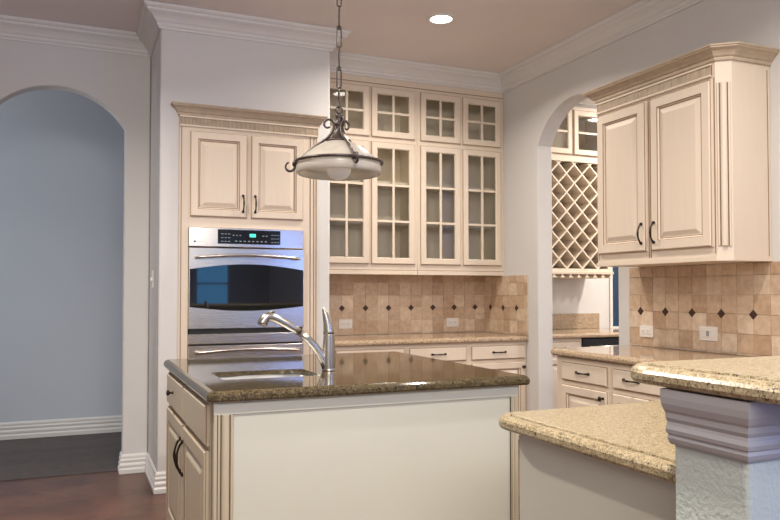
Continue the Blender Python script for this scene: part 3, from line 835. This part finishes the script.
# knee wall carrying the raised bar
b = MB()
b.box(1.0, XR-.002, .874, 1.034, 0, 1.0935, M['knee'])
kw = struct(b.build('wall_knee', bevel=.008))
MP = [(0, .992), (.006, .992), (.010, .997), (.013, 1.004), (.011, 1.010), (.015, 1.013), (.017, 1.020), (.014, 1.027), (.013, 1.033), (.017, 1.040), (.018, 1.050), (.022, 1.055), (.027, 1.066), (.029, 1.078), (.029, 1.0925), (0, 1.0925)]
b = MB(); sweep(b, [(.9995, 1.034), (.9995, .8735), (XR-.003, .8735)], MP, M['mould'])
struct(b.build('trim_2'))
br = slab('bar_top', [(.962, .70), (XR-.002, .70), (XR-.002, 1.155), (.962, 1.155)], [.05, 0, 0, .085], 1.131, .036, M['granite_gold_lit'], seam=M['dark'])
tag(br, 'raised light-tinted gold speckled granite bar top at the right edge, on the short wall', 'countertop')

# ------------------------------------------------------------------ pendant lamp
PX, PY = 1.028, 2.945
RZ = 1.810
pl = thing('pendant_lamp', 'bronze scroll pendant lamp with white alabaster shade hanging on a chain over the island', 'lamp', (PX, PY, 0))
A = math.radians(-23.21)
def shade(b):
    prof = [(.048, 1.899), (.075, 1.889), (.105, 1.872), (.135, 1.849), (.158, 1.828), (.171, 1.812), (.177, 1.800), (.180, 1.787), (.179, 1.772), (.174, 1.762), (.170, 1.760), (.173, 1.770), (.174, 1.787), (.171, 1.798), (.165, 1.808), (.153, 1.822), (.131, 1.843), (.10, 1.866), (.05, 1.892)]
    b.lathe(prof, M['milk'], 56)
one('shade', shade, pl)
def hub(b):
    b.lathe([(.001, 1.899), (.050, 1.899), (.054, 1.903), (.047, 1.908), (.030, 1.925), (.018, 1.945), (.014, 1.965), (.020, 1.972), (.020, 1.978), (.013, 1.984), (.012, 2.000), (.017, 2.008), (.013, 2.018), (.004, 2.024), (.001, 2.024)], M['iron'], 28)
    b.torus(.014, .004, M['iron'], (0, 0, 0), 18, 8, Matrix.Translation((0, 0, 2.034)) @ Matrix.Rotation(PI/2, 4, 'X'))
one('hub', hub, pl)
one('ring', lambda b: b.torus(.183, .0062, M['iron'], (0, 0, RZ), 64, 8), pl)
def arm(b, ang):
    P = []; cx, cz = .046, 1.974
    for i in range(16):
        t = i/15; a = math.radians(-130+310*t); r = .012+.016*t
        P.append((cx+r*math.cos(a), cz+r*math.sin(a)))
    Q = [(.021, 1.955), (.030, 1.934), (.045, 1.917), (.068, 1.903), (.098, 1.889), (.128, 1.868), (.154, 1.842), (.174, 1.822), (.187, 1.810)]
    S2 = []
    cx, cz = .212, 1.800
    for i in range(14):
        t = i/13; a = math.radians(170+265*t); r = .0240-.006*t
        S2.append((cx+r*math.cos(a), cz+r*math.sin(a)))
    pts = P+Q+S2
    rr = [.0042]*6+[.0052]*(len(P)-6)+[.0062]*len(Q)+[.0056]*8+[.0042]*(len(S2)-8)
    # smooth
    for _ in range(2):
        pts = [pts[0]]+[tuple((pts[i-1][k]+2*pts[i][k]+pts[i+1][k])/4 for k in (0, 1)) for i in range(1, len(pts)-1)]+[pts[-1]]
    c, s = math.cos(ang), math.sin(ang)
    b.tube([(p[0]*c, p[0]*s, p[1]) for p in pts], rr, M['iron'], 8)
    T = Matrix.Translation((.188*c, .188*s, RZ)) @ Matrix.Rotation(ang, 4, 'Z')
    b.lathe([(.001, -.016), (.008, -.014), (.013, -.006), (.014, 0), (.013, .006), (.008, .014), (.001, .016)], M['iron'], 14, (0, 0, 0), T)
for d in (173, -67, 53): one('scroll_arm', lambda b: arm(b, math.radians(d)+A), pl)
one('globe_bulb', lambda b: b.lathe([(.001, 1.738), (.018, 1.740), (.034, 1.748), (.046, 1.761), (.052, 1.777), (.052, 1.790), (.046, 1.808), (.033, 1.824), (.018, 1.836), (.015, 1.86)], M['bulb'], 28), pl)
one('lamp_socket', lambda b: b.lathe([(.017, 1.838), (.019, 1.85), (.019, 1.900)], M['iron'], 20, (0, 0, 0), None, True, True), pl)
def link_long(z0, z1, rot):
    b = MB(); h = (z1-z0)/2; zc = (z0+z1)/2; pts = []
    w = .0095
    for i in range(25):
        a = 2*PI*i/24
        x = w*math.cos(a); z = math.copysign(h-w, math.sin(a)) + w*math.sin(a) if abs(math.sin(a)) > 1e-6 else 0
        pts.append((x, 0, zc+z))
    b.tube(pts, .0030, M['iron'], 6, Matrix.Rotation(rot, 4, 'Z'))
    return b
z = 2.044; k = 0; chain = []
while z < CEIL-.05:
    o = link_long(z-.003, z+.080, A+(.35 if k % 2 else PI/2+.2)).build('chain_link', pl); z += .083-.006
    b = MB(); b.torus(.0085, .0026, M['iron'], (0, 0, 0), 18, 6, Matrix.Translation((0, 0, z+.0045)) @ Matrix.Rotation(A+(.2 if k % 2 else PI/2), 4, 'Z') @ Matrix.Rotation(PI/2, 4, 'X')); b.build('chain_link', pl); z += .010
    k += 1
one('ceiling_canopy', lambda b: b.lathe([(.001, CEIL-.04), (.010, CEIL-.038), (.014, CEIL-.03), (.05, CEIL-.018), (.062, CEIL-.006), (.062, CEIL-.001)], M['iron'], 28), pl)

# ------------------------------------------------------------------ recessed ceiling lights
def can(x, y, label, power, col=(1, .92, .82), lit=True, spot=True):
    t = thing('ceiling_light', label, 'light', (x, y, CEIL))
    one('trim_ring', lambda b: b.lathe([(.070, -.001), (.072, -.006), (.092, -.007), (.098, -.004), (.098, -.0005)], M['trim'], 36), t)
    one('lens', lambda b: b.lathe([(.0005, -.003), (.0715, -.003)], M['can'], 36), t)
    l = bpy.data.lights.new('can_lamp', 'AREA'); l.shape = 'DISK'; l.size = .14; l.energy = power; l.color = col; l.spread = math.radians(150)
    o = bpy.data.objects.new('can_lamp', l); COL.objects.link(o); o.location = (x, y, CEIL-.012)
    return t
can(2.225, 4.33, 'round lit recessed ceiling light in front of the glass-front cabinets', 32)
can(-.2, 3.3, 'round recessed ceiling light left of the island, outside the photo', 60)
can(.6, 1.2, 'round recessed ceiling light above the camera side of the island, outside the photo', 60)
can(2.3, 2.0, 'round recessed ceiling light over the peninsula, outside the photo', 30)

def area(name, loc, rot, sx, sy, e, col, spread=180):
    l = bpy.data.lights.new(name, 'AREA'); l.shape = 'RECTANGLE'; l.size = sx; l.size_y = sy; l.energy = e; l.color = col; l.spread = math.radians(spread)
    o = bpy.data.objects.new(name, l); COL.objects.link(o); o.location = loc; o.rotation_euler = rot; return o
# added fill lamps behind the camera and in the pantry, plus hall daylight
area('frontal_fill', (-1.6, -2.2, 2.95), (math.radians(22), math.radians(-12), 0), 2.2, 2.2, 170, (1, .96, .92))  # added frontal fill from behind the camera, no real fixture
area('hall_daylight', (-2.6, 6.4, 1.7), (PI/2, 0, math.radians(-80)), 1.2, 1.8, 30, (.93, .955, 1))
area('pantry_fill', (5.05, 4.72, CEIL-.02), (0, 0, 0), .25, .25, 75, (1, .92, .82))  # unseen lamp added to brighten the wine lattice
area('pantry_fill', (4.9, 2.4, CEIL-.02), (0, 0, 0), .25, .25, 70, (1, .92, .82))  # weaker unseen lamp, added to lift the wall under the pantry cabinet

fr = area('far_side_fill', (.2, -1.4, 2.7), (0, 0, 0), 1.2, .8, 22, (1, .96, .92), 100)  # added soft fill aimed at the far cabinets, no real fixture
fr.rotation_euler = (Vector((1.9, 5.2, 1.75))-fr.location).to_track_quat('-Z', 'Y').to_euler()
wd = bpy.data.worlds.new('world'); S.world = wd; wd.use_nodes = True
wd.node_tree.nodes['Background'].inputs[0].default_value = (.75, .82, 1, 1); wd.node_tree.nodes['Background'].inputs[1].default_value = .3

# ------------------------------------------------------------------ camera
cam = bpy.data.cameras.new('camera'); co = bpy.data.objects.new('camera', cam); COL.objects.link(co); S.camera = co
cam.sensor_width = 36; cam.lens = 740/780*36; cam.shift_y = (272.85-260)/780
co.location = (0, 0, 1.265); co.rotation_euler = (PI/2+.026, 0, -.40511)
cam.clip_start = .02
S.view_settings.view_transform = 'Standard'; S.view_settings.look = 'None'; S.view_settings.exposure = -0.22
S.cycles.max_bounces = 10; S.cycles.transparent_max_bounces = 16
S.cycles.use_denoising = True

# ------------------------------------------------------------------ groups of repeats
GR = {'glass_cabinet': 'glass-front wall cabinets on the back wall', 'base_cabinet': 'cream base cabinets under the counters',
      'wall_outlet': 'white outlets on the tile backsplashes', 'tile_backsplash': 'travertine tile backsplashes', 'ceiling_light': 'recessed ceiling lights'}
for o in S.objects:
    k = o.name.split('.')[0]
    if o.parent is None and k in GR: o['group'] = GR[k]
